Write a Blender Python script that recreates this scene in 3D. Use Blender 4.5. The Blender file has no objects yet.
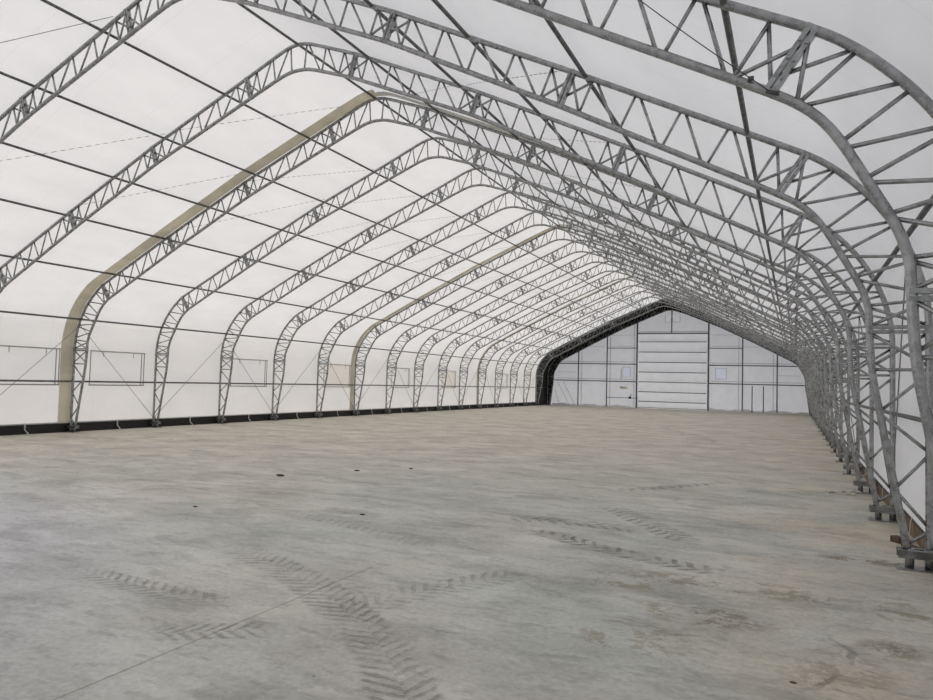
import bpy, bmesh, math, random
from mathutils import Vector, Matrix
random.seed(7)
C = bpy.context.scene.collection
Y0, S = 5.3672, 2.8829                      # first truss, bay spacing
def TY(i): return Y0 + S * i
NB = 18                                      # last truss index (at the far wall)
YW = TY(NB) + 0.12                           # far wall plane
YB = -9.0                                    # rear end of the shelter

# ------------------------------------------------------------------ helpers
def tag(o, label=None, cat=None, group=None, kind=None):
    if label: o['label'] = label
    if cat: o['category'] = cat
    if group: o['group'] = group
    if kind: o['kind'] = kind
    return o
def empty(name, loc=(0, 0, 0)):
    o = bpy.data.objects.new(name, None); C.objects.link(o); o.location = loc
    o.empty_display_size = 0.2
    return o
def obj(name, bm, m, parent=None, smooth=False, loc=None):
    me = bpy.data.meshes.new(name); bm.normal_update(); bm.to_mesh(me); bm.free()
    if m: me.materials.append(m)
    if smooth:
        for p in me.polygons: p.use_smooth = True
    o = bpy.data.objects.new(name, me); C.objects.link(o)
    if parent: o.parent = parent
    if loc: o.location = loc
    return o
def frame(d, ref=None):
    d = d.normalized()
    a = ref or (Vector((0, 1, 0)) if abs(d.y) < .9 else Vector((1, 0, 0)))
    u = (a - d * a.dot(d)).normalized(); v = d.cross(u)
    return u, v
def tube(bm, pts, r, n=8, cap=True, closed=False):
    pts = [Vector(p) for p in pts]; rings = []
    u = None
    for i, p in enumerate(pts):
        a = pts[max(i - 1, 0)]; b = pts[min(i + 1, len(pts) - 1)]
        d = (b - a)
        if d.length < 1e-6: d = Vector((0, 0, 1))
        d.normalize()
        if u is None: u, v = frame(d)
        else:
            u = (u - d * u.dot(d)).normalized(); v = d.cross(u)
        # mitre so that the radius is kept at bends
        rings.append([bm.verts.new(p + (u * math.cos(t) + v * math.sin(t)) * r)
                      for t in [2 * math.pi * k / n for k in range(n)]])
    for A, B in zip(rings, rings[1:]):
        for k in range(n):
            f = bm.faces.new((A[k], A[(k + 1) % n], B[(k + 1) % n], B[k])); f.smooth = True
    if cap:
        bm.faces.new(list(reversed(rings[0]))); bm.faces.new(rings[-1])
def box(bm, cx, cy, cz, sx, sy, sz, M=None):
    r = bmesh.ops.create_cube(bm, size=1)
    bmesh.ops.scale(bm, vec=(sx, sy, sz), verts=r['verts'])
    bmesh.ops.translate(bm, vec=(cx, cy, cz), verts=r['verts'])
    if M is not None: bmesh.ops.transform(bm, matrix=M, verts=r['verts'])
    return r['verts']
def bar(bm, a, b, w, h):
    """rectangular bar from a to b; w across (in the plane), h along y"""
    a = Vector(a); b = Vector(b); d = (b - a); L = d.length; d.normalize()
    y = Vector((0, 1, 0)); y = (y - d * y.dot(d)).normalized(); x = y.cross(d)
    M = Matrix((x, y, d)).transposed().to_4x4(); M.translation = (a + b) / 2
    return box(bm, 0, 0, 0, w, h, L, M)
def B(): return bmesh.new()

# ------------------------------------------------------------------ materials
def mat(name):
    m = bpy.data.materials.new(name); m.use_nodes = True
    nt = m.node_tree; nt.nodes.clear()
    return m, nt, nt.nodes, nt.links
def nn(nt, t, **kw):
    n = nt.nodes.new(t)
    for k, v in kw.items(): setattr(n, k, v)
    return n
def setin(nt, sock, v):
    if isinstance(v, bpy.types.NodeSocket): nt.links.new(v, sock)
    else: sock.default_value = v
def mth(nt, op, a, b=None, c=None, clamp=False):
    n = nn(nt, 'ShaderNodeMath', operation=op, use_clamp=clamp)
    setin(nt, n.inputs[0], a)
    if b is not None: setin(nt, n.inputs[1], b)
    if c is not None: setin(nt, n.inputs[2], c)
    return n.outputs[0]
def mixc(nt, f, a, b, blend='MIX'):
    n = nn(nt, 'ShaderNodeMix', data_type='RGBA', blend_type=blend)
    setin(nt, n.inputs[0], f)
    for s, v in ((n.inputs[6], a), (n.inputs[7], b)):
        if isinstance(v, bpy.types.NodeSocket): nt.links.new(v, s)
        else: s.default_value = (*v, 1) if len(v) == 3 else v
    return n.outputs[2]
def noise(nt, vec, scale, detail=4, rough=.55, dist=0):
    n = nn(nt, 'ShaderNodeTexNoise'); n.inputs['Scale'].default_value = scale
    n.inputs['Detail'].default_value = detail; n.inputs['Roughness'].default_value = rough
    n.inputs['Distortion'].default_value = dist
    if vec is not None: nt.links.new(vec, n.inputs['Vector'])
    return n.outputs['Fac']
def mapr(nt, v, a, b, c=0., d=1.):
    n = nn(nt, 'ShaderNodeMapRange', interpolation_type='SMOOTHSTEP')
    for k, x in enumerate((v, a, b, c, d)): setin(nt, n.inputs[k], x)
    return n.outputs[0]
def mapping(nt, vec, scale=(1, 1, 1), rot=(0, 0, 0), loc=(0, 0, 0)):
    n = nn(nt, 'ShaderNodeMapping'); nt.links.new(vec, n.inputs[0])
    n.inputs['Scale'].default_value = scale; n.inputs['Rotation'].default_value = rot
    n.inputs['Location'].default_value = loc
    return n.outputs[0]
def pos(nt):
    return nn(nt, 'ShaderNodeNewGeometry').outputs['Position']

def galv(name, c1, c2, metal=.55, rough=.42):
    m, nt, N, L = mat(name); P = pos(nt)
    f = noise(nt, P, 9, 5, .65); g = noise(nt, P, 60, 2)
    col = mixc(nt, mapr(nt, f, .35, .68), c1, c2)
    col = mixc(nt, mapr(nt, g, .5, .8, 0, .35), col, (c2[0] * 1.25, c2[1] * 1.25, c2[2] * 1.25))
    b = nn(nt, 'ShaderNodeBsdfPrincipled')
    L.new(col, b.inputs['Base Color']); b.inputs['Metallic'].default_value = metal
    setin(nt, b.inputs['Roughness'], mapr(nt, f, .3, .7, rough - .08, rough + .12))
    o = nn(nt, 'ShaderNodeOutputMaterial'); L.new(b.outputs[0], o.inputs[0])
    return m
def simple(name, c, rough=.8, metal=0, var=.12, scale=8):
    m, nt, N, L = mat(name); P = pos(nt)
    f = noise(nt, P, scale, 4)
    lo = tuple(x * (1 - var) for x in c); hi = tuple(min(1, x * (1 + var)) for x in c)
    b = nn(nt, 'ShaderNodeBsdfPrincipled')
    L.new(mixc(nt, mapr(nt, f, .3, .7), lo, hi), b.inputs['Base Color'])
    b.inputs['Roughness'].default_value = rough; b.inputs['Metallic'].default_value = metal
    o = nn(nt, 'ShaderNodeOutputMaterial'); L.new(b.outputs[0], o.inputs[0])
    return m
def fabric(name, refl, trans, mix=.5, var=.03, wall=False, seams=True):
    """translucent coated cloth: part diffuse, part transmitted light"""
    m, nt, N, L = mat(name); P = pos(nt)
    f = noise(nt, mapping(nt, P, (1, .35, 1)), 1.6, 4, .6)
    k = mapr(nt, f, .3, .7, 1 - var, 1 + var)
    if seams:      # welded seams: a double thickness every 1.44 m along the building
        sx = nn(nt, 'ShaderNodeSeparateXYZ'); L.new(P, sx.inputs[0])
        t = mth(nt, 'FRACT', mth(nt, 'DIVIDE', mth(nt, 'SUBTRACT', sx.outputs[1], Y0 + .72), S / 2))
        s = mth(nt, 'LESS_THAN', t, .02)
        k = mth(nt, 'MULTIPLY', k, mth(nt, 'SUBTRACT', 1., mth(nt, 'MULTIPLY', s, .035)))
    d = nn(nt, 'ShaderNodeBsdfDiffuse'); t_ = nn(nt, 'ShaderNodeBsdfTranslucent')
    for nd, c in ((d, refl), (t_, trans)):
        v = nn(nt, 'ShaderNodeVectorMath', operation='SCALE'); v.inputs[0].default_value = c
        L.new(k, v.inputs['Scale']); L.new(v.outputs[0], nd.inputs[0])
    mx = nn(nt, 'ShaderNodeMixShader'); mx.inputs[0].default_value = mix
    L.new(d.outputs[0], mx.inputs[1]); L.new(t_.outputs[0], mx.inputs[2])
    bp = nn(nt, 'ShaderNodeBump'); bp.inputs['Strength'].default_value = .25; bp.inputs['Distance'].default_value = .03
    L.new(noise(nt, mapping(nt, P, (1.5, 1, .6)), 2.2, 3), bp.inputs['Height'])
    L.new(bp.outputs[0], d.inputs['Normal'])
    o = nn(nt, 'ShaderNodeOutputMaterial'); L.new(mx.outputs[0], o.inputs[0])
    return m

M = {}
M['galv'] = galv('galvanised_steel', (.27, .275, .275), (.42, .43, .43), .88, .28)
M['purlin'] = galv('dull_galvanised_pipe', (.11, .11, .11), (.21, .21, .21), .7, .4)
M['plate'] = galv('galvanised_plate', (.22, .23, .23), (.44, .45, .45), .75, .36)
M['cover'] = fabric('white_cover_cloth', (.74, .735, .725), (.80, .785, .765))
M['end'] = fabric('end_wall_cloth', (.72, .72, .725), (.84, .84, .85), seams=False)
M['door'] = fabric('door_cloth', (.76, .76, .76), (.90, .90, .90), seams=False)
M['pane'] = fabric('clear_blue_sheet', (.60, .66, .78), (.80, .83, .92), .58, seams=False)
M['winleft'] = fabric('thin_window_cloth', (.72, .72, .71), (.77, .765, .755), seams=False)
M['winpink'] = fabric('pinkish_window_cloth', (.68, .64, .58), (.76, .72, .66), seams=False)
M['beige'] = fabric('beige_band_cloth', (.64, .60, .49), (.66, .61, .49), .4, .12, seams=False)
M['palebd'] = fabric('pale_band_cloth', (.62, .61, .57), (.6, .59, .55), .35, .06, seams=False)
M['black'] = simple('black_liner', (.012, .012, .014), .7)
M['blackb'] = simple('black_base_board', (.010, .010, .010), .6)
M['brown'] = simple('brown_plywood', (.18, .125, .08), .85, var=.3, scale=5)
M['wood'] = simple('rough_brown_wood', (.11, .075, .05), .85, var=.3, scale=14)
M['white'] = simple('white_webbing', (.75, .75, .72), .8)
M['hem'] = simple('grey_hem', (.42, .43, .41), .8)
M['rope'] = simple('grey_rope', (.34, .34, .34), .8)
M['cable'] = simple('dark_cable', (.06, .06, .06), .6)
M['wire'] = simple('steel_wire_cable', (.22, .22, .22), .5, .4)
M['frame'] = simple('window_seam', (.44, .43, .40), .8)
M['stone'] = simple('pale_rubble', (.62, .61, .55), .9)
M['stain'] = fabric('yellowed_cloth', (.70, .68, .58), (.95, .92, .80), .7, seams=False)

# ------------------------------------------------------------------ floor material
def floor_mat():
    m, nt, N, L = mat('dusty_concrete'); P = pos(nt)
    sep = nn(nt, 'ShaderNodeSeparateXYZ'); L.new(P, sep.inputs[0]); X, Y = sep.outputs[0], sep.outputs[1]
    # warp
    wn = nn(nt, 'ShaderNodeTexNoise'); wn.inputs['Scale'].default_value = 1.3; wn.inputs['Detail'].default_value = 3
    L.new(P, wn.inputs['Vector'])
    va = nn(nt, 'ShaderNodeVectorMath', operation='SUBTRACT'); L.new(wn.outputs['Color'], va.inputs[0]); va.inputs[1].default_value = (.5, .5, .5)
    vs = nn(nt, 'ShaderNodeVectorMath', operation='SCALE'); L.new(va.outputs[0], vs.inputs[0]); vs.inputs['Scale'].default_value = .5
    vp = nn(nt, 'ShaderNodeVectorMath', operation='ADD'); L.new(P, vp.inputs[0]); L.new(vs.outputs[0], vp.inputs[1])
    W = vp.outputs[0]
    big = noise(nt, P, .16, 3, .5); mid = noise(nt, W, .9, 6, .62); fine = noise(nt, P, 22, 5, .7)
    grn = noise(nt, mapping(nt, P, (1, 1, 1), loc=(7, 3, 0)), .33, 3)
    # sweeping streaks, roughly across the building
    st = noise(nt, mapping(nt, W, (.45, 3.2, 1), rot=(0, 0, .35)), 1.1, 6, .65)
    st2 = noise(nt, mapping(nt, W, (.6, 5.5, 1), rot=(0, 0, -.45)), 1.4, 5, .7, .4)
    c = mixc(nt, mapr(nt, grn, .35, .65), (.575, .56, .50), (.52, .53, .48))
    # warm dust towards the left and far side, bluish rear doorway light painted in close by
    tanm = mth(nt, 'MULTIPLY', mapr(nt, mth(nt, 'ADD', mth(nt, 'SUBTRACT', Y, mth(nt, 'MULTIPLY', X, .5)), mth(nt, 'MULTIPLY', big, 12.)), 10., 25.), .9)
    c = mixc(nt, tanm, c, (.60, .56, .475))
    cool = mapr(nt, mth(nt, 'SUBTRACT', mth(nt, 'ADD', X, Y), mth(nt, 'MULTIPLY', big, 5.)), 7.5, 3., 0, .8)
    door_light = mth(nt, 'MULTIPLY', cool, mapr(nt, Y, 9., 5.))
    c = mixc(nt, door_light, c, (.60, .60, .62))
    # drier tan patch near the right feet
    t2 = mth(nt, 'MULTIPLY', mapr(nt, X, 7.0, 9.4), mapr(nt, noise(nt, W, .55, 4), .42, .62))
    c = mixc(nt, mth(nt, 'MULTIPLY', t2, .6), c, (.60, .53, .40))
    v = mth(nt, 'ADD', mapr(nt, mid, .25, .75, .84, 1.14), mapr(nt, fine, .25, .75, -.12, .12))
    v = mth(nt, 'MULTIPLY', v, mapr(nt, st, .3, .7, .93, 1.06))
    v = mth(nt, 'MULTIPLY', v, mapr(nt, st2, .56, .74, 1., .90))
    # scuffed patches: darker rubbed cement with ragged edges, and pale powder
    sc1 = noise(nt, mapping(nt, W, (.8, 1.5, 1), rot=(0, 0, .6), loc=(3, 9, 0)), 1.0, 8, .72)
    sc2 = noise(nt, mapping(nt, P, (1, 2.2, 1), rot=(0, 0, .25), loc=(5, 2, 0)), 3.2, 7, .75)
    v = mth(nt, 'MULTIPLY', v, mapr(nt, sc1, .50, .62, 1.04, .84))
    v = mth(nt, 'MULTIPLY', v, mapr(nt, sc2, .50, .66, 1.03, .80))
    pw = noise(nt, mapping(nt, W, (.5, 1.1, 1), rot=(0, 0, .5), loc=(1, 4, 0)), .8, 6, .6)
    v = mth(nt, 'MULTIPLY', v, mapr(nt, pw, .54, .70, 1.0, 1.12))
    bumps = []
    # --- tyre tracks: arcs (cx, cy, R, a0, a1, width, lug spacing, strength)
    def circle3(a, b, c_):
        ax, ay = a; bx, by = b; cx, cy = c_
        d = 2 * (ax * (by - cy) + bx * (cy - ay) + cx * (ay - by))
        ux = ((ax*ax+ay*ay) * (by-cy) + (bx*bx+by*by) * (cy-ay) + (cx*cx+cy*cy) * (ay-by)) / d
        uy = ((ax*ax+ay*ay) * (cx-bx) + (bx*bx+by*by) * (ax-cx) + (cx*cx+cy*cy) * (bx-ax)) / d
        return ux, uy, math.hypot(ax - ux, ay - uy)
    wrp = noise(nt, mapping(nt, P, loc=(2, 8, 0)), 3.0, 4, .6)
    brk = mapr(nt, noise(nt, mapping(nt, P, loc=(9, 1, 0)), 7.0, 4, .65), .32, .56, .35, 1.)
    def track(p0, p1, p2, wd, pitch, strength, chev=1., fade=.5):
        ux, uy, R = circle3(p0, p1, p2)
        am = math.atan2(p1[1] - uy, p1[0] - ux)
        half = [abs(math.remainder(math.atan2(q[1] - uy, q[0] - ux) - am, 2 * math.pi)) for q in (p0, p2)]
        hl = max(half) * R
        dx = mth(nt, 'SUBTRACT', X, ux); dy = mth(nt, 'SUBTRACT', Y, uy)
        # rotate so that the middle of the arc is at angle zero
        ca, sa = math.cos(am), math.sin(am)
        rx = mth(nt, 'ADD', mth(nt, 'MULTIPLY', dx, ca), mth(nt, 'MULTIPLY', dy, sa))
        ry = mth(nt, 'SUBTRACT', mth(nt, 'MULTIPLY', dy, ca), mth(nt, 'MULTIPLY', dx, sa))
        r = mth(nt, 'SQRT', mth(nt, 'ADD', mth(nt, 'MULTIPLY', rx, rx), mth(nt, 'MULTIPLY', ry, ry)))
        u = mth(nt, 'SUBTRACT', r, R)
        u = mth(nt, 'ADD', u, mth(nt, 'MULTIPLY', mth(nt, 'SUBTRACT', mid, .5), .22))
        s = mth(nt, 'MULTIPLY', mth(nt, 'ARCTAN2', ry, rx), R)
        au = mth(nt, 'ABSOLUTE', u)
        ph = mth(nt, 'ADD', mth(nt, 'DIVIDE', s, pitch), mth(nt, 'MULTIPLY', au, chev / pitch))
        # lugs of the two halves are staggered by half a pitch
        ph = mth(nt, 'ADD', ph, mth(nt, 'MULTIPLY', mth(nt, 'GREATER_THAN', u, 0.), .5))
        ph = mth(nt, 'ADD', mth(nt, 'ADD', ph, mth(nt, 'MULTIPLY', fine, .45)), mth(nt, 'MULTIPLY', wrp, .9))
        lug = mapr(nt, mth(nt, 'SINE', mth(nt, 'MULTIPLY', ph, 2 * math.pi)), .05, .75)
        edge = mapr(nt, au, wd * .5, wd * .38)
        ends = mapr(nt, mth(nt, 'ABSOLUTE', s), hl, hl * fade)
        worn = mapr(nt, noise(nt, mapping(nt, P, loc=(ux % 9, uy % 7, 1)), 2.6, 5), .30, .56, .25, 1)
        k = mth(nt, 'MULTIPLY', mth(nt, 'MULTIPLY', mth(nt, 'MULTIPLY', edge, ends), worn), brk)
        dark = mth(nt, 'MULTIPLY', k, mth(nt, 'ADD', .22, mth(nt, 'MULTIPLY', lug, mth(nt, 'ADD', .35, mth(nt, 'MULTIPLY', mid, .9)))))
        bumps.append(dark)
        return mth(nt, 'SUBTRACT', 1., mth(nt, 'MULTIPLY', dark, strength))
    T = [((6.95, 3.35), (5.81, 4.48), (3.3, 5.75), .44, .115, .36, -.8, .62),
         ((5.75, 4.55), (6.0, 5.3), (6.6, 6.3), .42, .12, .34, .8, .5),
         ((5.9, 8.05), (7.0, 7.52), (8.3, 7.0), .38, .16, .5, .6, .6),
         ((6.3, 10.3), (7.05, 9.25), (7.75, 8.25), .45, .17, .46, .7, .6),
         ((6.0, 11.7), (6.9, 12.9), (7.6, 14.0), .28, .22, .55, .3, .7),
         ((3.0, 4.35), (4.0, 4.28), (4.9, 4.2), .36, .11, .34, -.9, .45),
         ((4.9, 3.55), (5.2, 3.75), (5.6, 4.05), .34, .10, .34, -.7, .45),
         ((5.2, 8.6), (6.2, 8.75), (7.2, 8.7), .46, .16, .4, .6, .5),
         ((2.6, 7.6), (4.2, 7.2), (5.6, 6.6), .45, .13, .18, .7, .5),
         ((-7.5, 12.5), (-3.0, 17.0), (0.5, 23.0), .40, .18, .20, .6, .6),
         ((8.0, 4.2), (8.15, 5.2), (8.1, 6.4), .36, .14, .16, .5, .5)]
    for t in T: v = mth(nt, 'MULTIPLY', v, track(*t))
    # thin curved tyre edges further off
    def ring(p0, p1, p2, wd, strength):
        ux, uy, R = circle3(p0, p1, p2)
        am = math.atan2(p1[1] - uy, p1[0] - ux); ca, sa = math.cos(am), math.sin(am)
        dx = mth(nt, 'SUBTRACT', X, ux); dy = mth(nt, 'SUBTRACT', Y, uy)
        rx = mth(nt, 'ADD', mth(nt, 'MULTIPLY', dx, ca), mth(nt, 'MULTIPLY', dy, sa))
        ry = mth(nt, 'SUBTRACT', mth(nt, 'MULTIPLY', dy, ca), mth(nt, 'MULTIPLY', dx, sa))
        r = mth(nt, 'SQRT', mth(nt, 'ADD', mth(nt, 'MULTIPLY', rx, rx), mth(nt, 'MULTIPLY', ry, ry)))
        u = mth(nt, 'ABSOLUTE', mth(nt, 'ADD', mth(nt, 'SUBTRACT', r, R), mth(nt, 'MULTIPLY', mth(nt, 'SUBTRACT', mid, .5), .5)))
        hl = max(abs(math.remainder(math.atan2(q[1] - uy, q[0] - ux) - am, 2 * math.pi)) for q in (p0, p2))
        e = mapr(nt, mth(nt, 'ABSOLUTE', mth(nt, 'ARCTAN2', ry, rx)), hl, hl * .6)
        k = mth(nt, 'MULTIPLY', mth(nt, 'MULTIPLY', mapr(nt, u, wd, wd * .4), e), mapr(nt, st, .38, .55))
        return mth(nt, 'SUBTRACT', 1., mth(nt, 'MULTIPLY', k, strength))
    for t in [((1.5, 22), (3.6, 27), (5.1, 21.7), .10, .28), ((-3, 26), (1.8, 31), (4.5, 25), .10, .22),
              ((-9, 13), (-2, 16.5), (3, 26), .08, .22), ((-8.8, 11), (-3, 13.2), (3.5, 20), .09, .2),
              ((0, 9.2), (4, 10.6), (8.5, 10.4), .07, .22), ((1, 12.), (5, 12.6), (8.8, 11.9), .06, .2),
              ((7.2, 15.5), (8.1, 14.2), (9.1, 13.6), .05, .25), ((-2, 8.), (3, 9.0), (8, 8.2), .12, .14),
              ((-6, 15), (0, 15.5), (6, 17), .09, .2), ((-7, 20), (0, 19), (7, 21), .1, .18),
              ((8.7, 4.6), (9.03, 5.1), (8.9, 5.8), .03, .35)]:
        v = mth(nt, 'MULTIPLY', v, ring(*t))
    # brown damp dirt crusts
    dn = noise(nt, W, 3.6, 8, .78)
    def blob(x, y, rx_, ry_, s):
        a = mth(nt, 'DIVIDE', mth(nt, 'SUBTRACT', X, x), rx_); b = mth(nt, 'DIVIDE', mth(nt, 'SUBTRACT', Y, y), ry_)
        q = mth(nt, 'ADD', mth(nt, 'MULTIPLY', a, a), mth(nt, 'MULTIPLY', b, b))
        return mth(nt, 'MULTIPLY', mapr(nt, q, 1., .15), s)
    bl = None
    for b in [(8.1, 5.75, .65, .35, 1), (8.3, 6.7, 1.3, .35, .9), (9.4, 8.4, .55, .2, 1.2), (9.5, 6.6, .5, .4, .9), (7.4, 6.4, .6, .35, .9),
              (7.7, 5.0, .5, .5, .75), (9.0, 4.9, .35, .7, .7), (-8.2, 13., 1.5, .5, .8), (9.3, 13.3, .8, .4, .6), (9.3, 5.6, .25, .25, 1.0)]:
        x = blob(*b); bl = x if bl is None else mth(nt, 'MAXIMUM', bl, x)
    dm = mth(nt, 'MULTIPLY', bl, mapr(nt, dn, .48, .57))
    c = mixc(nt, mth(nt, 'MULTIPLY', dm, .9), c, (.30, .27, .20))
    # little dark specks
    sp = mapr(nt, noise(nt, mapping(nt, P, (1, 1.6, 1)), 5.5, 3, .55), .735, .77)
    c = mixc(nt, mth(nt, 'MULTIPLY', sp, .75), c, (.12, .11, .10))
    # saw cut joint along the slab
    j = mth(nt, 'ABSOLUTE', mth(nt, 'SUBTRACT', X, 5.235))
    jm = mth(nt, 'MULTIPLY', mapr(nt, j, .011, .004), mapr(nt, Y, 6.4, 5.2))
    c = mixc(nt, mth(nt, 'MULTIPLY', jm, .55), c, (.20, .16, .11))
    vv = nn(nt, 'ShaderNodeVectorMath', operation='SCALE'); L.new(c, vv.inputs[0]); L.new(v, vv.inputs['Scale'])
    b = nn(nt, 'ShaderNodeBsdfPrincipled'); L.new(vv.outputs[0], b.inputs['Base Color'])
    b.inputs['Roughness'].default_value = .78; b.inputs['Specular IOR Level'].default_value = .3
    bp = nn(nt, 'ShaderNodeBump'); bp.inputs['Strength'].default_value = .8; bp.inputs['Distance'].default_value = .03
    tot = mth(nt, 'ADD', mth(nt, 'MULTIPLY', mid, .8), mth(nt, 'MULTIPLY', fine, .15))
    for d in bumps: tot = mth(nt, 'SUBTRACT', tot, mth(nt, 'MULTIPLY', d, .45))
    L.new(tot, bp.inputs['Height']); L.new(bp.outputs[0], b.inputs['Normal'])
    o = nn(nt, 'ShaderNodeOutputMaterial'); L.new(b.outputs[0], o.inputs[0])
    return m
M['floor'] = floor_mat()

# ------------------------------------------------------------------ truss profile (right half; x, z)
SEG = [  # outer points, inner points, post fractions, style
    ([(9.91, .19), (9.91, 2.33)], [(9.725, .19), (9.425, 1.88), (9.40, 2.33)], 'column'),
    ([(9.91, 2.33), (9.905, 2.50), (9.87, 2.74), (9.78, 3.05), (9.63, 3.36), (9.44, 3.64), (9.22, 3.88), (9.01, 4.06), (8.82, 4.18)],
     [(9.40, 2.33), (9.40, 2.50), (9.36, 2.68), (9.29, 2.84), (9.17, 3.06), (9.02, 3.34), (8.90, 3.52), (8.75, 3.66), (8.55, 3.78)], 'haunch'),
    ([(8.82, 4.18), (6.27, 5.46)], [(8.55, 3.78), (6.11, 5.07)], 'rafter'),
    ([(6.27, 5.46), (3.76, 6.68)], [(6.11, 5.07), (3.62, 6.31)], 'rafter'),
    ([(3.76, 6.68), (1.22, 7.78)], [(3.62, 6.31), (1.10, 7.36)], 'rafter'),
    ([(1.22, 7.78), (.40, 8.12), (.20, 8.18), (0, 8.20)], [(1.10, 7.36), (.40, 7.62), (.20, 7.67), (0, 7.68)], 'ridge')]
SEG_R = SEG[:5] + [([(1.22, 7.78), (.30, 8.11), (.08, 8.18), (-.12, 8.20)], [(1.10, 7.36), (.30, 7.62), (.10, 7.67), (-.12, 7.68)], 'ridge')]
SEG_L = [SEG[0], (SEG[1][0][:-1] + [(8.90, 4.14)], SEG[1][1][:-1] + [(8.63, 3.75)], 'haunch'),
    ([(8.90, 4.14), (6.45, 5.37)], [(8.63, 3.75), (6.29, 4.98)], 'rafter'),
    ([(6.45, 5.37), (3.94, 6.59)], [(6.29, 4.98), (3.80, 6.22)], 'rafter'),
    ([(3.94, 6.59), (1.39, 7.71)], [(3.80, 6.22), (1.27, 7.29)], 'rafter'),
    ([(1.39, 7.71), (.52, 8.10), (.32, 8.17), (.12, 8.20)], [(1.27, 7.29), (.52, 7.60), (.32, 7.66), (.12, 7.68)], 'ridge')]
def along(pts, s):
    L = [math.dist(a, b) for a, b in zip(pts, pts[1:])]; t = s * sum(L)
    for a, b, l in zip(pts, pts[1:], L):
        if t <= l + 1e-9: k = t / l; return (a[0] + (b[0] - a[0]) * k, a[1] + (b[1] - a[1]) * k)
        t -= l
    return pts[-1]
def chain(k, sg=SEG):
    h = []
    for s in sg:
        for p in s[k]:
            if not h or p != h[-1]: h.append(p)
    return h
OUT, INN = chain(0), chain(1)
def full(h): return [(x, z) for x, z in h] + [(-x, z) for x, z in reversed(h[:-1])]
def v3(p, sx=1, y=0): return Vector((p[0] * sx, y, p[1]))
RC_O, RC_I = .035, .035
def soften(pts, n=2):      # rounds the bends of a bent pipe
    for _ in range(n):
        r = [pts[0]]
        for a, b in zip(pts, pts[1:]):
            l = math.dist(a, b); k = min(.25, .09 / l)
            r += [(a[0] + (b[0] - a[0]) * k, a[1] + (b[1] - a[1]) * k), (b[0] + (a[0] - b[0]) * k, b[1] + (a[1] - b[1]) * k)]
        pts = r + [pts[-1]]
    return pts

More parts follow.
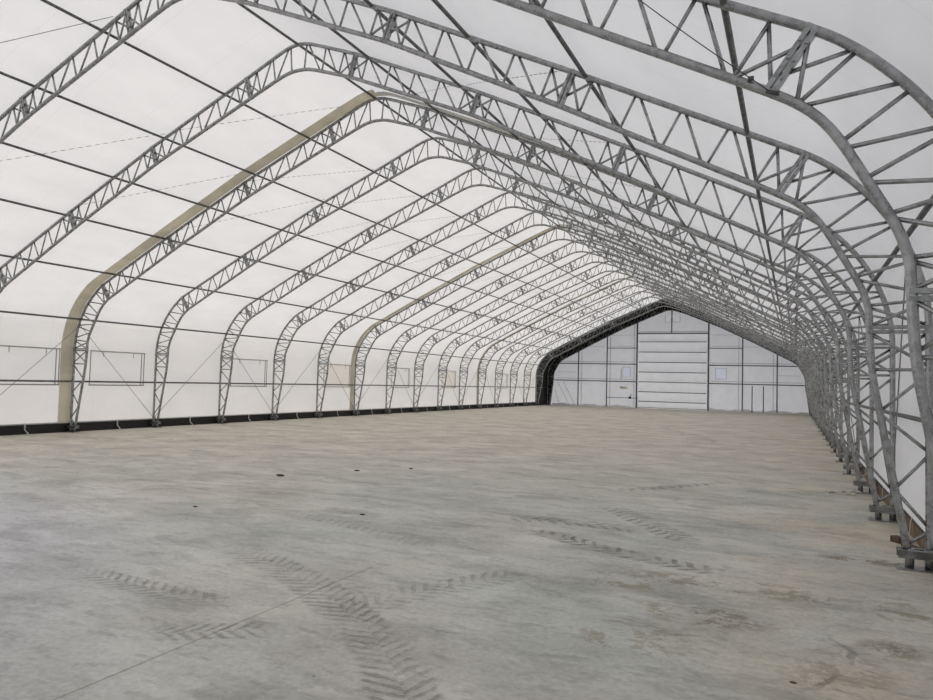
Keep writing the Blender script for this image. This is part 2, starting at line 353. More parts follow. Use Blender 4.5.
members = []      # (name, mesh) list of the prototype truss
def proto_truss():
    root = empty('arch_truss')
    bm = B(); pts = chain(0, SEG_R) + [(-x, z) for x, z in reversed(chain(0, SEG_L)[:-1])]; pts = soften(pts); tube(bm, [v3(p) for p in pts], RC_O, 12); obj('outer_chord', bm, M['galv'], root)
    bm = B(); pts = chain(1, SEG_R) + [(-x, z) for x, z in reversed(chain(1, SEG_L)[:-1])]; pts = soften(pts); tube(bm, [v3(p) for p in pts], RC_I, 12); obj('inner_chord', bm, M['galv'], root)
    def web(name, a, b, sx, r=.0165, dy=0):
        a, b = v3(a, sx, dy), v3(b, sx, dy)
        bm = B(); tube(bm, [a, b], r, 8); obj(name, bm, M['galv'], root)
    def plate_pt(o_, i_, end, k):
        a, b = (o_[0], i_[0]) if end == 0 else (o_[-1], i_[-1])
        return (a[0] + (b[0] - a[0]) * k, a[1] + (b[1] - a[1]) * k)
    def splice(a, b, sx):
        a, b = v3(a, sx), v3(b, sx); d = (b - a).normalized(); t = Vector((d.z, 0, -d.x))
        bm = B(); e = .02
        for k in (-1, 1):
            off = t * (.024 * k)
            bar(bm, a - d * e + off, b + d * e + off, .034, .07)
            for q in (.22, .5, .78):      # bolt heads
                c_ = a.lerp(b, q) + off
                box(bm, c_.x, -.040, c_.z, .018, .014, .018)
        o = obj('splice_plate', bm, M['plate'], root)
    for sx in (1, -1):
        for o_, i_, st in (SEG_R if sx > 0 else SEG_L):
            P = lambda s: along(o_, s); Q = lambda s: along(i_, s)
            if st == 'rafter':
                fr = [.10, .30, .50, .70, .90]
                for f in fr: web('web_post', P(f), Q(f), sx)
                for a, b in zip(fr, fr[1:]): web('web_diagonal', P(b - .015), Q(a + .02), sx)
                T_ = lambda e, k: plate_pt(o_, i_, e, k)
                web('web_diagonal', P(.11), T_(0, .97), sx, dy=.012); web('web_diagonal', Q(.10), T_(0, .27), sx, dy=-.012)
                web('web_diagonal', P(.89), T_(1, .75), sx, dy=.012); web('web_diagonal', Q(.90), T_(1, .05), sx, dy=-.012)
            elif st == 'ridge':
                fr = [.20, .52, .86]
                for f in fr: web('web_post', P(f), Q(min(f + .02, 1)), sx)
                for a, b in zip(fr, fr[1:]): web('web_diagonal', P(b - .03), Q(a + .05), sx)
                web('web_diagonal', P(.20), plate_pt(o_, i_, 0, .97), sx, dy=.012); web('web_diagonal', Q(.20), plate_pt(o_, i_, 0, .25), sx, dy=-.012)
            elif st == 'haunch':
                op = [.0, .11, .30, .33, .52, .55, .75, .78, .90, 1]
                web('web_diagonal', P(.02), Q(.13), sx, dy=.012); web('web_diagonal', Q(.02), P(.12), sx, dy=-.012)
                web('web_post', P(.13), Q(.14), sx)
                for a, b in ((.16, .30), (.31, .32), (.33, .46), (.49, .48), (.51, .62), (.655, .65), (.685, .86), (.85, .88)):
                    web('web_diagonal', P(a), Q(b), sx)
                web('web_diagonal', P(.86), plate_pt(o_, i_, 1, .72), sx, dy=.012); web('web_diagonal', Q(.885), plate_pt(o_, i_, 1, .06), sx, dy=-.012)
            else:
                web('web_diagonal', P(.985), Q(.83), sx, dy=.012); web('web_diagonal', Q(.985), P(.83), sx, dy=-.012)
                web('web_post', P(.815), Q(.815), sx)
                for a, b in ((.80, .62), (.44, .61), (.43, .27), (.10, .26), (.085, .02)):
                    web('web_diagonal', P(a), Q(b), sx)
            if st != 'column': splice(o_[0], i_[0], sx)
        # foot: pair of channels, two stubs, ground plate
        bm = B()
        for y in (-.045, .045):
            box(bm, sx * 9.835, y, .152, .39, .012, .075)
            for z in (.187, .117): box(bm, sx * 9.835, y + (.018 if y > 0 else -.018), z, .39, .042, .008)
        for x in (9.655, 10.0): box(bm, sx * x, 0, .152, .012, .12, .07)
        obj('foot_channel', bm, M['plate'], root)
        for x in (9.745, 9.91):
            bm = B(); tube(bm, [(sx * x, 0, .01), (sx * x, 0, .20)], .040, 12); obj('foot_stub', bm, M['galv'], root)
        bm = B(); box(bm, sx * 9.83, 0, .008, .40, .19, .016)
        for x in (9.66, 10.0):
            for y in (-.075, .075): tube(bm, [(sx * x, y, .01), (sx * x, y, .028)], .010, 6)
        obj('base_plate', bm, M['plate'], root)
    return root
proto = proto_truss()
kids = list(proto.children)
ORD = ['first', 'second', 'third', 'fourth', 'fifth', 'sixth', 'seventh', 'eighth', 'ninth', 'tenth', 'eleventh', 'twelfth',
       'thirteenth', 'fourteenth', 'fifteenth', 'sixteenth', 'seventeenth', 'eighteenth', 'nineteenth']
def truss_label(i):
    if i == 0: return 'nearest galvanised lattice arch truss, only its right knee and rafter inside the frame'
    if i == 1: return 'galvanised lattice arch truss, second from the camera, crossing the top left corner'
    if i == 2: return 'galvanised lattice arch truss, third from the camera, left rafter running out at the left edge'
    if i == 3: return 'galvanised lattice arch truss beside the widest beige fabric band, leftmost foot in view'
    if i == 8: return 'galvanised lattice arch truss beside the second beige fabric band, sixth left foot in view'
    if i == 17: return 'galvanised lattice arch truss in front of the black lined end bay'
    if i == 18: return 'last galvanised lattice arch truss, standing against the far end wall'
    if i < 10: return 'galvanised lattice arch truss, %s foot along the left wall from the picture left' % ORD[i - 3]
    return 'galvanised lattice arch truss, %s before the one fronting the black end bay' % ORD[16 - i]
trusses = []
for i in range(0, NB + 1):
    if i == 0: r = proto
    else:
        r = proto.copy(); C.objects.link(r)
        for k in kids:
            c = k.copy(); c.parent = r; C.objects.link(c)
    r.location = (0, TY(i), 0)
    tag(r, truss_label(i), 'roof truss', 'arch trusses of the shelter')
    trusses.append(r)

# ------------------------------------------------------------------ purlins
def bp_out(x):      # outer chord height over |x|
    for a, b in zip(OUT, OUT[1:]):
        if b[0] <= x <= a[0] and a[0] != b[0]:
            k = (x - a[0]) / (b[0] - a[0]); return a[1] + (b[1] - a[1]) * k
YP0, YP1 = YB, TY(NB)
purl = [(-.14, 8.20, 'at the ridge')]
names = ['highest', 'second highest', 'third highest', 'fourth highest', 'fifth highest']
for sx, side in ((-1, 'left'), (1, 'right')):
    for k, x in enumerate((1.5, 3.4, 4.87, 6.43, 8.24) if sx > 0 else (1.95, 3.6, 5.08, 6.58, 8.36)):
        purl.append((sx * x, bp_out(x), '%s on the %s roof slope below the ridge' % (names[k], side)))
    purl.append((sx * 9.68, 3.19, 'at the knee of the %s wall' % side))
    purl.append((sx * 9.91, 1.43, 'half way up the %s wall' % side))
for x, z, w in purl:
    bm = B(); tube(bm, [(0, YP0, 0), (0, YP1, 0)], .026, 8)
    thing = 'purlin' if z > 3.5 else 'girt'
    o = obj(thing, bm, M['purlin'], loc=(x, 0, z))
    tag(o, 'long dark steel pipe running lengthwise, ' + w, thing, 'lengthwise pipes of the frame')

# ------------------------------------------------------------------ cover
OFF = .075
def offs(h, d):
    r = []
    for k, p in enumerate(h):
        a = h[max(k - 1, 0)]; b = h[min(k + 1, len(h) - 1)]
        tx, tz = b[0] - a[0], b[1] - a[1]; l = math.hypot(tx, tz)
        r.append((p[0] + tz / l * d, p[1] - tx / l * d))
    return r
COV = offs([(9.91, .24)] + OUT[1:], OFF); COV[-1] = (0, 8.20 + OFF)
def sheet(bm, prof, ys, sx=1):
    rows = [[bm.verts.new((sx * x, y, z)) for x, z in prof] for y in ys]
    for a, b in zip(rows, rows[1:]):
        for k in range(len(prof) - 1):
            bm.faces.new((a[k], a[k + 1], b[k + 1], b[k]))
ki = next(k for k, p in enumerate(COV) if p[1] > 3.0)
wallp, roofp = COV[:ki + 1], COV[ki:]
ys = [YB + (TY(0) - YB) * k / 3 for k in range(3)] + [TY(i) for i in range(0, 18)]
WIN = [(2.22, 2.86, 'winleft'), (3.20, 3.86, 'winleft'), (5.20, 5.88, 'winleft'), (7.18, 7.90, 'winpink'),
       (9.2, 9.84, 'winleft'), (11.2, 11.84, 'winpink'), (14.2, 14.84, 'winleft'), (1.2, 1.86, 'winleft')]
def cut(bm, ax, a0, a1, z0, z1):
    """opens a rectangular hole in a sheet mesh; ax = 0 (x) or 1 (y)"""
    for k, q in ((ax, a0), (ax, a1), (2, z0), (2, z1)):
        n = [0, 0, 0]; n[k] = 1; c = [0, 0, 0]; c[k] = q
        reg = [f for f in bm.faces if min(v.co[ax] for v in f.verts) < a1 and max(v.co[ax] for v in f.verts) > a0]
        ge = set(reg)
        for f in reg: ge.update(f.edges); ge.update(f.verts)
        bmesh.ops.bisect_plane(bm, geom=list(ge), plane_co=c, plane_no=n)
    dead = [f for f in bm.faces if a0 < f.calc_center_median()[ax] < a1 and z0 < f.calc_center_median().z < z1]
    bmesh.ops.delete(bm, geom=dead, context='FACES')
for sx, nme in ((-1, 'wall_left'), (1, 'wall_right')):
    bm = B(); sheet(bm, wallp, ys, sx)
    if sx < 0:
        for a, b, _ in WIN: cut(bm, 1, Y0 + S * a, Y0 + S * b, 1.33, 2.33)
    bm.normal_update(); tag(obj(nme, bm, M['cover'], smooth=True), kind='structure')
bm = B(); sheet(bm, roofp + [(-x, z) for x, z in reversed(roofp[:-1])], ys); tag(obj('ceiling', bm, M['cover'], smooth=True), kind='structure')
# black lined end bay
bm = B(); pr = [(9.985, 0)] + COV; pr = pr + [(-x, z) for x, z in reversed(pr[:-1])]
sheet(bm, pr, [TY(17), YW + .02]); tag(obj('trim_1', bm, M['black']), kind='structure')
bm = B(); inn = [(9.68, 0)] + offs(INN, -.0)[1:]
ring_i = [(9.68, 0)] + INN[1:]; ring_i = ring_i + [(-x, z) for x, z in reversed(ring_i[:-1])]
ring_o = full([(9.985, 0)] + COV)
def resample(pl, n):
    return [along(pl, k / n) for k in range(n + 1)]
a_, b_ = resample(ring_i, 120), resample(ring_o, 120)
va = [bm.verts.new((x, YW - .01, z)) for x, z in a_]; vb = [bm.verts.new((x, YW - .01, z)) for x, z in b_]
for k in range(120): bm.faces.new((va[k], va[k + 1], vb[k + 1], vb[k]))
tag(obj('trim_2', bm, M['black']), kind='structure')
# far wall cloth
def inz(x):
    x = abs(x)
    for a, b in zip(ring_i, ring_i[1:]):
        if b[0] <= x <= a[0] and abs(a[0] - b[0]) > 1e-6:
            k = (x - a[0]) / (b[0] - a[0]); return a[1] + (b[1] - a[1]) * k
    return 0
DX0, DX1, DZ = -2.52, 2.66, 5.84
bm = B()
def poly(bm, pts, y):
    bm.faces.new([bm.verts.new((x, y, z)) for x, z in pts])
lf = [(x, z) for x, z in ring_i if x < DX0]
poly(bm, [(DX0, 0), (DX0, inz(DX0))] + lf, YW)
rt = [(x, z) for x, z in ring_i if x > DX1]
poly(bm, [(x, z) for x, z in rt] + [(DX1, inz(DX1)), (DX1, 0)], YW)
top = [(x, z) for x, z in ring_i if DX0 < x < DX1]
poly(bm, [(DX1, DZ), (DX1, inz(DX1))] + top + [(DX0, inz(DX0)), (DX0, DZ)], YW)
for q in ((-3.72, -3.12, 2.42, 3.2), (3.28, 4.05, 2.42, 3.22), (-.47, .63, 6.775, 7.325)): cut(bm, 0, *q)
tag(obj('wall_far', bm, M['end']), kind='structure')
# rear wall with its wide doorway (behind the camera)
bm = B()
ro = full([(9.985, 0)] + COV)
DWX0, DWX1, DWZ = -5.5, 2.0, 4.6
lfp = [(x, z) for x, z in ro if x < DWX0]
def outz(x):
    x = abs(x)
    for a, b in zip(COV, COV[1:]):
        if b[0] <= x <= a[0] and abs(a[0] - b[0]) > 1e-6:
            k = (x - a[0]) / (b[0] - a[0]); return a[1] + (b[1] - a[1]) * k
poly(bm, [(DWX0, 0), (DWX0, outz(DWX0))] + lfp, YB)
poly(bm, [(x, z) for x, z in ro if x > DWX1] + [(DWX1, outz(DWX1)), (DWX1, 0)], YB)
poly(bm, [(DWX1, DWZ), (DWX1, outz(DWX1))] + [(x, z) for x, z in ro if DWX0 < x < DWX1] + [(DWX0, outz(DWX0)), (DWX0, DWZ)], YB)
tag(obj('wall_back', bm, M['cover']), kind='structure')

# floor
bm = B(); box(bm, 0, 25, -.12, 240, 240, .10); tag(obj('ground', bm, simple('dark_gravel_ground', (.16, .15, .13), .95)), kind='structure')
bm = B(); box(bm, 0, 25, -.05, 20.8, 72, .10); tag(obj('floor', bm, M['floor']), kind='structure')

# base boards
bm = B(); box(bm, -10.0, (YB + TY(17)) / 2, .125, .045, TY(17) - YB, .25); tag(obj('baseboard_left', bm, M['blackb']), kind='structure')
bm = B(); box(bm, 10.02, (YB + TY(17)) / 2, .095, .045, TY(17) - YB, .19); tag(obj('baseboard_right', bm, M['brown']), kind='structure')
bm = B(); box(bm, 10.0, (YB + TY(17)) / 2, .213, .03, TY(17) - YB, .035); tag(obj('trim_3', bm, M['blackb']), kind='structure')
bm = B(); box(bm, -9.972, (YB + TY(17)) / 2, .268, .02, TY(17) - YB, .03); tag(obj('trim_4', bm, M['hem']), kind='structure')

# ------------------------------------------------------------------ beige bands
def band(i, m, name, lab, w=.37, half=None, x_from=-9.95, x_to=9.95):
    prof = offs([(9.91, .26)] + OUT[1:], .055); prof[-1] = (0, 8.255)
    prof = full(prof)      # right to left
    prof = [p for p in prof if x_from - .1 <= p[0] <= x_to + .1]
    bm = B(); n = 8; rows = []
    cx, cz = 0, 3.0
    nr = len(prof)
    for k in range(n + 1):
        t = k / n; dy = -w * t; bul = .028 * math.sin(math.pi * t) ** .6 + .010 * math.sin(t * 19)
        row = []
        for q, (x, z) in enumerate(prof):
            a = prof[max(q - 1, 0)]; b = prof[min(q + 1, nr - 1)]
            tx, tz = b[0] - a[0], b[1] - a[1]; l = math.hypot(tx, tz) or 1
            # inward normal
            nx, nz = -tz / l, tx / l
            row.append(bm.verts.new((x + nx * bul, TY(i) - .005 + dy, z + nz * bul)))
        rows.append(row)
    for a, b in zip(rows, rows[1:]):
        for q in range(nr - 1): bm.faces.new((a[q], a[q + 1], b[q + 1], b[q]))
    o = obj('fabric_band', bm, m, smooth=True)
    tag(o, lab, 'fabric band', 'folded joint bands inside the cover')
band(3, M['beige'], 'b', 'widest beige fabric band over the left wall and roof, in front of the leftmost foot', x_to=0)
band(3, M['palebd'], 'b', 'pale fabric band above the right rafter of the fourth truss, down from the ridge', x_from=0, x_to=6.2, w=.22)
band(8, M['beige'], 'b', 'beige fabric band over the left slope in mid distance, sixth left foot in view', w=.30, x_to=0)
band(8, M['palebd'], 'b', 'pale fabric band on the right slope in mid distance', w=.2, x_from=0, x_to=6.2)
band(13, M['beige'], 'b', 'most distant and thinnest beige fabric band, on the left wall and slope', w=.15, x_to=0)

# ------------------------------------------------------------------ wall windows on the left
def wall_window(n, i0, i1, z0=1.33, z1=2.33, m='winleft'):
    y0, y1 = Y0 + S * i0, Y0 + S * i1; x = -9.978
    bm = B(); bm.faces.new([bm.verts.new((x - .007, y, z)) for y, z in ((y0, z0), (y1, z0), (y1, z1), (y0, z1))])
    o = tag(obj('window_%d' % n, bm, M[m]), kind='structure')
    bm = B(); t = .05
    for z in (z0, z1): box(bm, x + .008, (y0 + y1) / 2, z, .02, y1 - y0 + t, t * .7)
    for y in (y0, y1, y1 - .10): box(bm, x + .008, y, (z0 + z1) / 2, .018, t * .45, z1 - z0)
    for q in (.22, .78): box(bm, x + .02, y0 + (y1 - y0) * q, z1 - .08, .012, .02, .16)
    obj('window_frame', bm, M['frame'], o)
for n, (a, b, m) in enumerate(WIN):
    wall_window(n + 1, a, b, m=m)

# ------------------------------------------------------------------ far wall frame
yw = YW - .06
def pipe(name, a, b, r, m, lab, cat, grp):
    bm = B(); tube(bm, [Vector(a) - Vector(a), Vector(b) - Vector(a)], r, 8)
    return tag(obj(name, bm, M[m], loc=a), lab, cat, grp)
posts = [(-7.34, -.26, 'leftmost post of the far wall'), (-5.0, -.26, 'second post from the left on the far wall'),
         (-2.62, .22, 'post along the left side of the far door'), (2.76, 0, 'post along the right side of the far door'),
         (5.18, .26, 'second post from the right on the far wall'), (7.55, .26, 'rightmost post of the far wall')]
for x, d, lab in posts:
    root = empty('end_wall_post', (x, yw, 0)); tag(root, 'dark steel pipe, ' + lab, 'post', 'posts of the far wall')
    h = inz(x)
    bm = B(); tube(bm, [(0, 0, 0), (0, 0, h)], .045 if abs(x) > 3 else .06, 10); obj('post_tube', bm, M['purlin'], root)
    if d:
        bm = B(); box(bm, -d, .03, inz(x - d) / 2 if abs(x - d) > abs(x) else h / 2, .035, .02, (inz(x - d) if abs(x - d) > abs(x) else h) - .02)
        obj('fabric_strap', bm, M['frame'], root)
    bm = B(); box(bm, 0, 0, .01, .2, .14, .02); obj('base_plate', bm, M['plate'], root)
G = 'cross pipes of the far wall'
def xin(z):      # half-width of the inner outline at height z
    best = 9.6
    for a, b in zip(ring_i, ring_i[1:]):
        if a[0] > 0 and min(a[1], b[1]) <= z <= max(a[1], b[1]) and a[1] != b[1]:
            k = (z - a[1]) / (b[1] - a[1]); best = a[0] + (b[0] - a[0]) * k
    return best
for z, dark in ((2.07, 1), (3.45, 1)):
    for sx, side in ((-1, 'left'), (1, 'right')):
        x0 = 2.66 * sx if sx < 0 else 2.80; x1 = (xin(z) - .05) * sx
        w = 'lower' if z < 3 else 'middle'
        root = empty('wall_girt', (x0, yw, z)); tag(root, 'dark cross pipe, %s one left of the far door' % w if sx < 0 else 'dark cross pipe, %s one right of the far door' % w, 'girt', G)
        bm = B(); tube(bm, [(0, -.02, 0), (x1 - x0, -.02, 0)], .038, 8); obj('girt_tube', bm, M['purlin'], root)
        bm = B(); box(bm, (x1 - x0) / 2, .035, .17, abs(x1 - x0) - .3, .012, .035); obj('hem_strap', bm, M['frame'], root)
for x0, x1, z, lab in ((-2.66, -5.0, 4.72, 'upper one between the two posts left of the far door'), (2.8, 5.18, 4.74, 'upper one between the two posts right of the far door'),
                       (-2.66, -5.0, .78, 'low one near the floor left of the far door')):
    root = empty('wall_girt', (x0, yw, z)); tag(root, 'dark cross pipe, ' + lab, 'girt', G)
    bm = B(); tube(bm, [(0, -.01, 0), (x1 - x0, -.01, 0)], .03 if z > 2 else .022, 8); obj('girt_tube', bm, M['purlin'], root)
    if z > 2:
        bm = B(); box(bm, (x1 - x0) / 2, .035, .16, abs(x1 - x0) - .3, .012, .03); obj('hem_strap', bm, M['frame'], root)
for sx, side in ((-1, 'left'), (1, 'right')):
    for z, a, b in ((5.75, 2.8, 4.7), (4.85, 5.2, 6.6), (2.75, 7.6, 9.1)):
        bm = B(); box(bm, 0, 0, 0, b - a, .01, .025)
        tag(obj('seam_strap', bm, M['frame'], loc=(sx * (a + b) / 2, YW - .012, z)),
            'thin grey seam strap on the far wall cloth, %s of door, %s of three' % (side, 'highest' if z > 5 else 'middle' if z > 4 else 'lowest'), 'strap', 'seam straps of the far wall')
# two thin bars standing at the right
for x, lab in ((5.86, 'left'), (6.63, 'right')):
    pipe('support_bar', (x, yw - .05, 0), (x, yw - .05, 1.95), .035, 'purlin', 'short dark upright bar at the far wall, %s one of the pair' % lab, 'bar', 'pair of short bars at far wall')
# corner bracing lower left / right of the far wall
for n, (a, b) in enumerate((((-9.1, 1.95), (-8.1, .1)), ((-8.6, 1.95), (-7.6, .1)), ((-9.3, 1.3), (-8.9, .1)))):
    pipe('corner_brace', (a[0], yw, a[1]), (b[0], yw, b[1]), .012, 'wire', 'thin slanting brace in the lower left corner of the far wall, %s of three' % ('middle', 'right one', 'left one')[n], 'brace', 'slanting braces at far left corner')
# centre king pole and small vent above the door
root = empty('king_post', (0.02, yw, 5.86)); tag(root, 'short dark pole between the far door header and the ridge', 'post')
bm = B(); tube(bm, [(0, 0, 0), (0, 0, 1.78)], .04, 8); obj('pole', bm, M['purlin'], root)
bm = B(); box(bm, 0, -.01, 1.1, .14, .08, .35); obj('clamp', bm, M['plate'], root)
bm = B(); bm.faces.new([bm.verts.new((x, YW, z)) for x, z in ((-.47, 6.775), (.63, 6.775), (.63, 7.325), (-.47, 7.325))]); o = obj('window_9', bm, M['door']); tag(o, kind='structure')
bm = B()
for x in (-.47, .63): box(bm, x, YW - .02, 7.05, .03, .014, .57)
box(bm, .08, YW - .02, 6.77, 1.1, .014, .03); obj('window_frame', bm, M['frame'], o)
# windows beside the door
for n, (x0, x1, z0, z1) in ((10, (-3.72, -3.12, 2.42, 3.2)), (11, (3.28, 4.05, 2.42, 3.22))):
    bm = B(); bm.faces.new([bm.verts.new((x, YW, z)) for x, z in ((x0, z0), (x1, z0), (x1, z1), (x0, z1))]); o = tag(obj('window_%d' % n, bm, M['pane']), kind='structure')
    bm = B(); t = .03
    for z in (z0, z1): box(bm, (x0 + x1) / 2, YW - .024, z, x1 - x0 + t, .014, t)
    for x in (x0, x1): box(bm, x, YW - .024, (z0 + z1) / 2, t, .014, z1 - z0)
    obj('window_frame', bm, M['frame'], o)
pipe('window_rod', (-3.85, yw, 2.2), (-3.85, yw, 3.1), .02, 'purlin', 'thin dark rod beside the blue window left of the far door', 'rod', None)
# small winch on the low pipe
root = empty('hand_winch', (-3.12, yw - .05, .80)); tag(root, 'small black hand winch on the low pipe left of the far door', 'winch')
bm = B(); tube(bm, [(-.10, 0, 0), (.10, 0, 0)], .085, 12); obj('drum', bm, M['black'], root)
bm = B(); box(bm, .06, 0, .14, .03, .04, .2); box(bm, .11, 0, .24, .12, .03, .03); obj('handle', bm, M['black'], root)
# faint stain
bm = B()
for k in range(7):
    box(bm, -3.5 + random.uniform(-.35, .35), YW - .008, 1.62 + random.uniform(-.12, .12), .22, .004, .09)
tag(obj('cloth_patch', bm, M['stain']), 'faint yellowish patch on the far wall cloth under the left window', 'patch')

# door
root = empty('door_1', (0, YW, 0)); tag(root, kind='structure')
cx = (DX0 + DX1) / 2; w = DX1 - DX0
zs = [DZ, 5.22, 4.42, 3.62, 2.85, 2.08, 1.30, .55, .06]
for k in range(len(zs) - 1):
    z1, z0 = zs[k], zs[k + 1]
    bm = B(); n = 5; rows = []
    for q in range(n + 1):
        t = q / n; rows.append([bm.verts.new((x, .02 + .05 * math.sin(math.pi * t), z0 + (z1 - z0) * t)) for x in (DX0, DX1)])
    for a, b in zip(rows, rows[1:]): bm.faces.new((a[0], a[1], b[1], b[0]))
    obj('door_panel', bm, M['door'], root, True)
    if k:
        bm = B(); tube(bm, [(DX0 + .05, -.02, z1), (DX1 - .05, -.02, z1)], .030, 8)
        obj('door_batten', bm, M['purlin'], root)
bm = B(); box(bm, cx, -.05, DZ + .03, w + .1, .08, .09); obj('door_header', bm, M['purlin'], root)
bm = B(); box(bm, cx, -.04, DZ + .16, w, .02, .05); obj('header_strap', bm, M['frame'], root)
bm = B(); box(bm, cx, -.03, .07, w, .07, .06); obj('bottom_bar', bm, M['hem'], root)
# pale loose skirt along the foot of the far wall
bm = B(); n = 90; prev = None
for side in ((-9.5, -2.75), (2.85, 9.6)):
    prev = None
    for k in range(n + 1):
        x = side[0] + (side[1] - side[0]) * k / n; h = .13 + .05 * math.sin(x * 2.7) + .03 * math.sin(x * 7.1)
        a = bm.verts.new((x, YW - .16 - .04 * math.sin(x * 5), .012)); b = bm.verts.new((x, YW - .03, h + .02))
        if prev: bm.faces.new((prev[0], a, b, prev[1]))
        prev = (a, b)
r_ = tag(obj('cloth_skirt', bm, M['white'], smooth=True), 'loose white cloth skirt along the foot of the far wall', 'skirt')

# ------------------------------------------------------------------ bracing cables on the side walls
for i in range(1, 17):
    for sx, side in ((-1, 'left'), (1, 'right')):
        hi, lo = (i, i + 1) if i % 2 else (i + 1, i)
        if i == 2: hi, lo = 3, 2
        if side == 'right' and i < 1: continue
        a = (sx * 9.72, TY(hi), 3.02); b = (sx * 9.90, TY(lo), .3)
        lab = 'thin slanting brace cable on the %s wall, in the %s bay after the third truss' % (side, ORD[i - 3]) if i >= 3 else \
              'thin slanting brace cable on the %s wall, %s truss' % (side, 'between second and third' if i == 1 else 'between third and fourth')
        pipe('brace_cable', a, b, .007, 'wire', lab, 'cable', 'brace cables of the side walls')
# laced rope stitches across the roof cloth
def roofpt(x, y, d=.05):
    ax = abs(x); return Vector((x, y, bp_out(ax) + d))
def lace(i, xa, xb, lab, full_=False):
    a = (xa, TY(i)); b = (xb, TY(i + 1)); n = 26
    bm = B(); rings = []
    for k in range(n + 1):      # one rope, thick where it shows inside, thin where it dips through the cloth
        for t, rad in (((k + .1) / n, .0012), ((k + .14) / n, .006), ((k + .60) / n, .006), ((k + .64) / n, .0012)):
            if t > 1: continue
            if full_: rad = .006
            p = roofpt(a[0] + (b[0] - a[0]) * t, a[1] + (b[1] - a[1]) * t)
            rings.append([bm.verts.new(p + Vector((0, math.cos(q), math.sin(q))) * rad) for q in (0, 1.2566, 2.5133, 3.7699, 5.0265)])
    for A, Bq in zip(rings, rings[1:]):
        for q in range(5): bm.faces.new((A[q], A[(q + 1) % 5], Bq[(q + 1) % 5], Bq[q]))
    bm.faces.new(rings[0]); bm.faces.new(list(reversed(rings[-1])))
    tag(obj('lacing_rope', bm, M['rope']), lab, 'rope', 'rope stitches across the roof cloth')
for i in range(1, 17):
    for sx, side in ((-1, 'left'), (1, 'right')):
        bay = '%s bay' % ORD[i]
        lace(i, sx * 6.3, sx * 3.5, 'thin dashed rope stitch slanting across the lower %s slope, %s counted from the camera' % (side, bay))
        if i > 1: lace(i, sx * (3.4 if i == 2 else 4.0), sx * (.5 if i == 2 else 1.9), 'thin dashed rope stitch slanting across the upper %s slope, %s counted from the camera' % (side, bay))
lace(0, -6.0, -1.6, 'thin unbroken rope slanting to the top left corner of the picture', True)

# power cable hanging at the nearest truss
pts = []
a = Vector((8.56, TY(0) - .05, 3.76)); b = Vector((7.30, TY(0) - .06, 4.93))
for k in range(13):
    t = k / 12; p = a.lerp(b, t); p.z -= .02 * math.sin(math.pi * t); pts.append(p)
bm = B(); tube(bm, [p - a for p in pts], .004, 6)
root = empty('tie_cable', a); tag(root, 'thin dark tie cable clamped at the nearest truss knee, running up left', 'cable')
bm2 = bm; obj('cable_run', bm2, M['cable'], root)
bm = B(); tube(bm, [Vector((-.03, 0, .01)), Vector((.05, 0, -.02))], .016, 8); box(bm, -.13, 0, .115, .04, .025, .025); obj('clamp', bm, M['cable'], root)

# ------------------------------------------------------------------ tie straps at the base boards
def strap(x, y, sx, lab):
    bm = B(); w = .045
    prof = [(0, .30), (.03, .285), (.045, .22), (.05, .12), (.07, .05), (.11, .012)]
    rows = [[bm.verts.new((-sx * px, dy + (0.06 if pz < .1 else 0), pz)) for dy in (-w / 2, w / 2)] for px, pz in prof]
    for a, b in zip(rows, rows[1:]): bm.faces.new((a[0], a[1], b[1], b[0]))
    r = bmesh.ops.solidify(bm, geom=bm.faces[:], thickness=.006)
    tag(obj('tie_strap', bm, M['white'], loc=(x, y, 0)), lab, 'strap', 'white tie straps along the base boards')
for i in range(2, 17):
    strap(-9.95, TY(i + .5) + .1, -1, 'white tie strap over the black base board, left wall, %s bay from the camera' % ORD[i])
for i in range(1, 8):
    strap(9.975, TY(i + .5), 1, 'white tie strap over the brown base board, right wall, %s bay from the camera' % ORD[i])

# ------------------------------------------------------------------ bits of wood and rubble at the right feet
def block(x, y, z, sx, sy, sz, rz, lab, m='wood', tilt=0, name='wood_block', cat='wood'):
    bm = B(); vs = box(bm, 0, 0, 0, sx, sy, sz)
    bmesh.ops.bevel(bm, geom=bm.edges[:], offset=min(sx, sy, sz) * .08, segments=1, affect='EDGES')
    o = obj(name, bm, M[m], loc=(x, y, z)); o.rotation_euler = (tilt, 0, rz)
    tag(o, lab, cat, 'wood scraps by the right wall' if cat == 'wood' else None)
block(9.80, 9.62, .035, .09, .14, .07, .6, 'dark brown wood block lying just left of the nearest right foot')
block(9.88, 9.05, .04, .34, .10, .07, 1.9, 'short brown plank end lying against the base board behind the nearest right foot')
block(9.90, 12.0, .04, .30, .12, .07, 1.2, 'brown plank end lying behind the second right foot from the camera')
for k in range(14):
    bm = B(); bmesh.ops.create_icosphere(bm, subdivisions=1, radius=1)
    for v in bm.verts: v.co *= random.uniform(.7, 1.15)
    s = random.uniform(.018, .045)
    bmesh.ops.scale(bm, vec=(s * 1.6, s, s * .6), verts=bm.verts)
    o = obj('rubble_chip', bm, M['stone'], loc=(random.uniform(9.15, 9.72), random.uniform(13.55, 13.95), s * .45))
    o.rotation_euler = (0, 0, random.uniform(0, 3))
    tag(o, 'pale rubble chip in the small heap left of the third right foot', 'rubble', 'pale rubble chips by the third right foot')
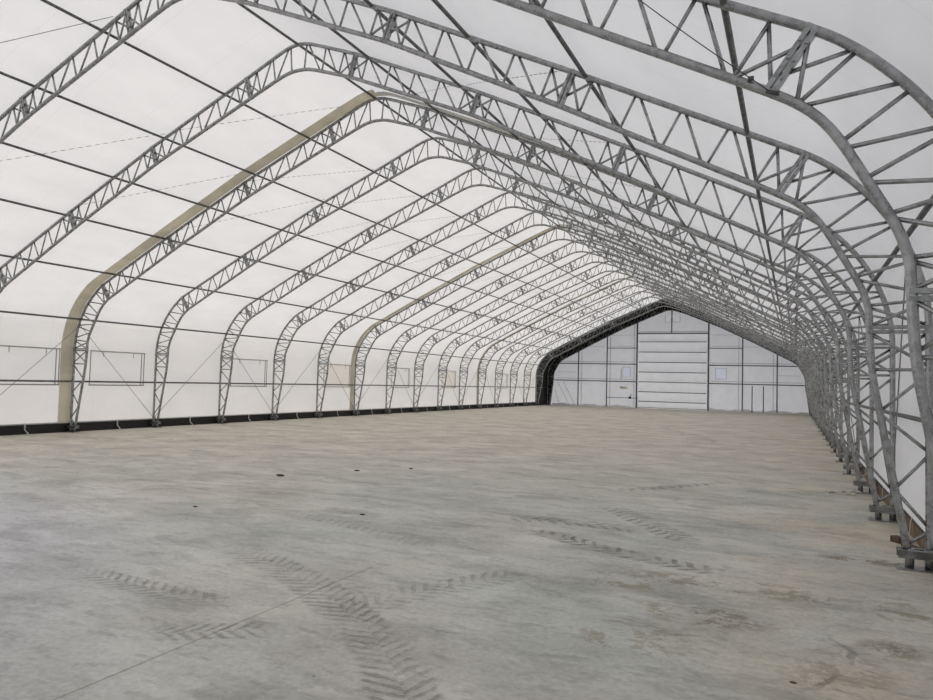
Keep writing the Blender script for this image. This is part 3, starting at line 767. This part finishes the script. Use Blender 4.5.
# dark pebbles on the floor
for k, (x, y, s, lab) in enumerate([(.66, 10.07, .05, 'dark flat lump alone on the floor, left half, largest of the loose lumps'),
                     (1.69, 7.11, .022, 'small dark pebble on the floor, left half, nearest to the left wall'),
                     (3.79, 7.79, .025, 'small dark pebble on the floor just left of the picture centre'),
                     (1.34, 11.43, .035, 'dark sliver on the floor, right of the flat lump'), (2.0, 12.3, .03, 'dark sliver on the floor, furthest right of those near the flat lump'),
                     (8.72, 4.7, .012, 'small dark pebble near the bottom edge, right half')]):
    bm = B(); bmesh.ops.create_icosphere(bm, subdivisions=2, radius=1)
    for v in bm.verts: v.co *= random.uniform(.85, 1.1)
    bmesh.ops.scale(bm, vec=(s * 1.7, s * .9, s * .4), verts=bm.verts)
    tag(obj('pebble', bm, M['wood'], loc=(x, y, s * .3)), lab, 'pebble', 'loose dark pebbles on the floor')

# ------------------------------------------------------------------ camera
yaw, pit, rol, f = .42786, .04441, .02591, 720.99
fw = Vector((-math.sin(yaw) * math.cos(pit), math.cos(yaw) * math.cos(pit), math.sin(pit)))
r = Vector((math.cos(yaw), math.sin(yaw), 0)); u = r.cross(fw)
r2 = r * math.cos(rol) + u * math.sin(rol); u2 = -r * math.sin(rol) + u * math.cos(rol)
cam = bpy.data.objects.new('camera', bpy.data.cameras.new('camera')); C.objects.link(cam)
Mx = Matrix((r2, u2, -fw)).transposed().to_4x4(); Mx.translation = (8.7205, 0, 1.7)
cam.matrix_world = Mx
cam.data.sensor_width = 36; cam.data.lens = f * 36 / 933; cam.data.clip_start = .05; cam.data.clip_end = 400
bpy.context.scene.camera = cam

# ------------------------------------------------------------------ light: overcast sky with a soft sun on the left
wd = bpy.data.worlds.new('sky'); bpy.context.scene.world = wd; wd.use_nodes = True
bg = wd.node_tree.nodes['Background']; bg.inputs[0].default_value = (.90, .92, 1.0, 1); bg.inputs[1].default_value = .90
sl = bpy.data.lights.new('sun', 'SUN'); sl.energy = 1.5; sl.angle = math.radians(6); sl.color = (1, .93, .84)
so = bpy.data.objects.new('sun', sl); C.objects.link(so)
so.rotation_euler = Vector((-.74, -.15, .58)).to_track_quat('Z', 'Y').to_euler()

sc = bpy.context.scene
sc.view_settings.view_transform = 'Standard'; sc.view_settings.look = 'None'
sc.view_settings.exposure = 0.40; sc.view_settings.gamma = 1; sc.view_settings.use_curve_mapping = False
cy = sc.cycles
cy.max_bounces = 8; cy.diffuse_bounces = 5; cy.glossy_bounces = 3; cy.transmission_bounces = 4; cy.use_denoising = True
cy.caustics_reflective = False; cy.caustics_refractive = False
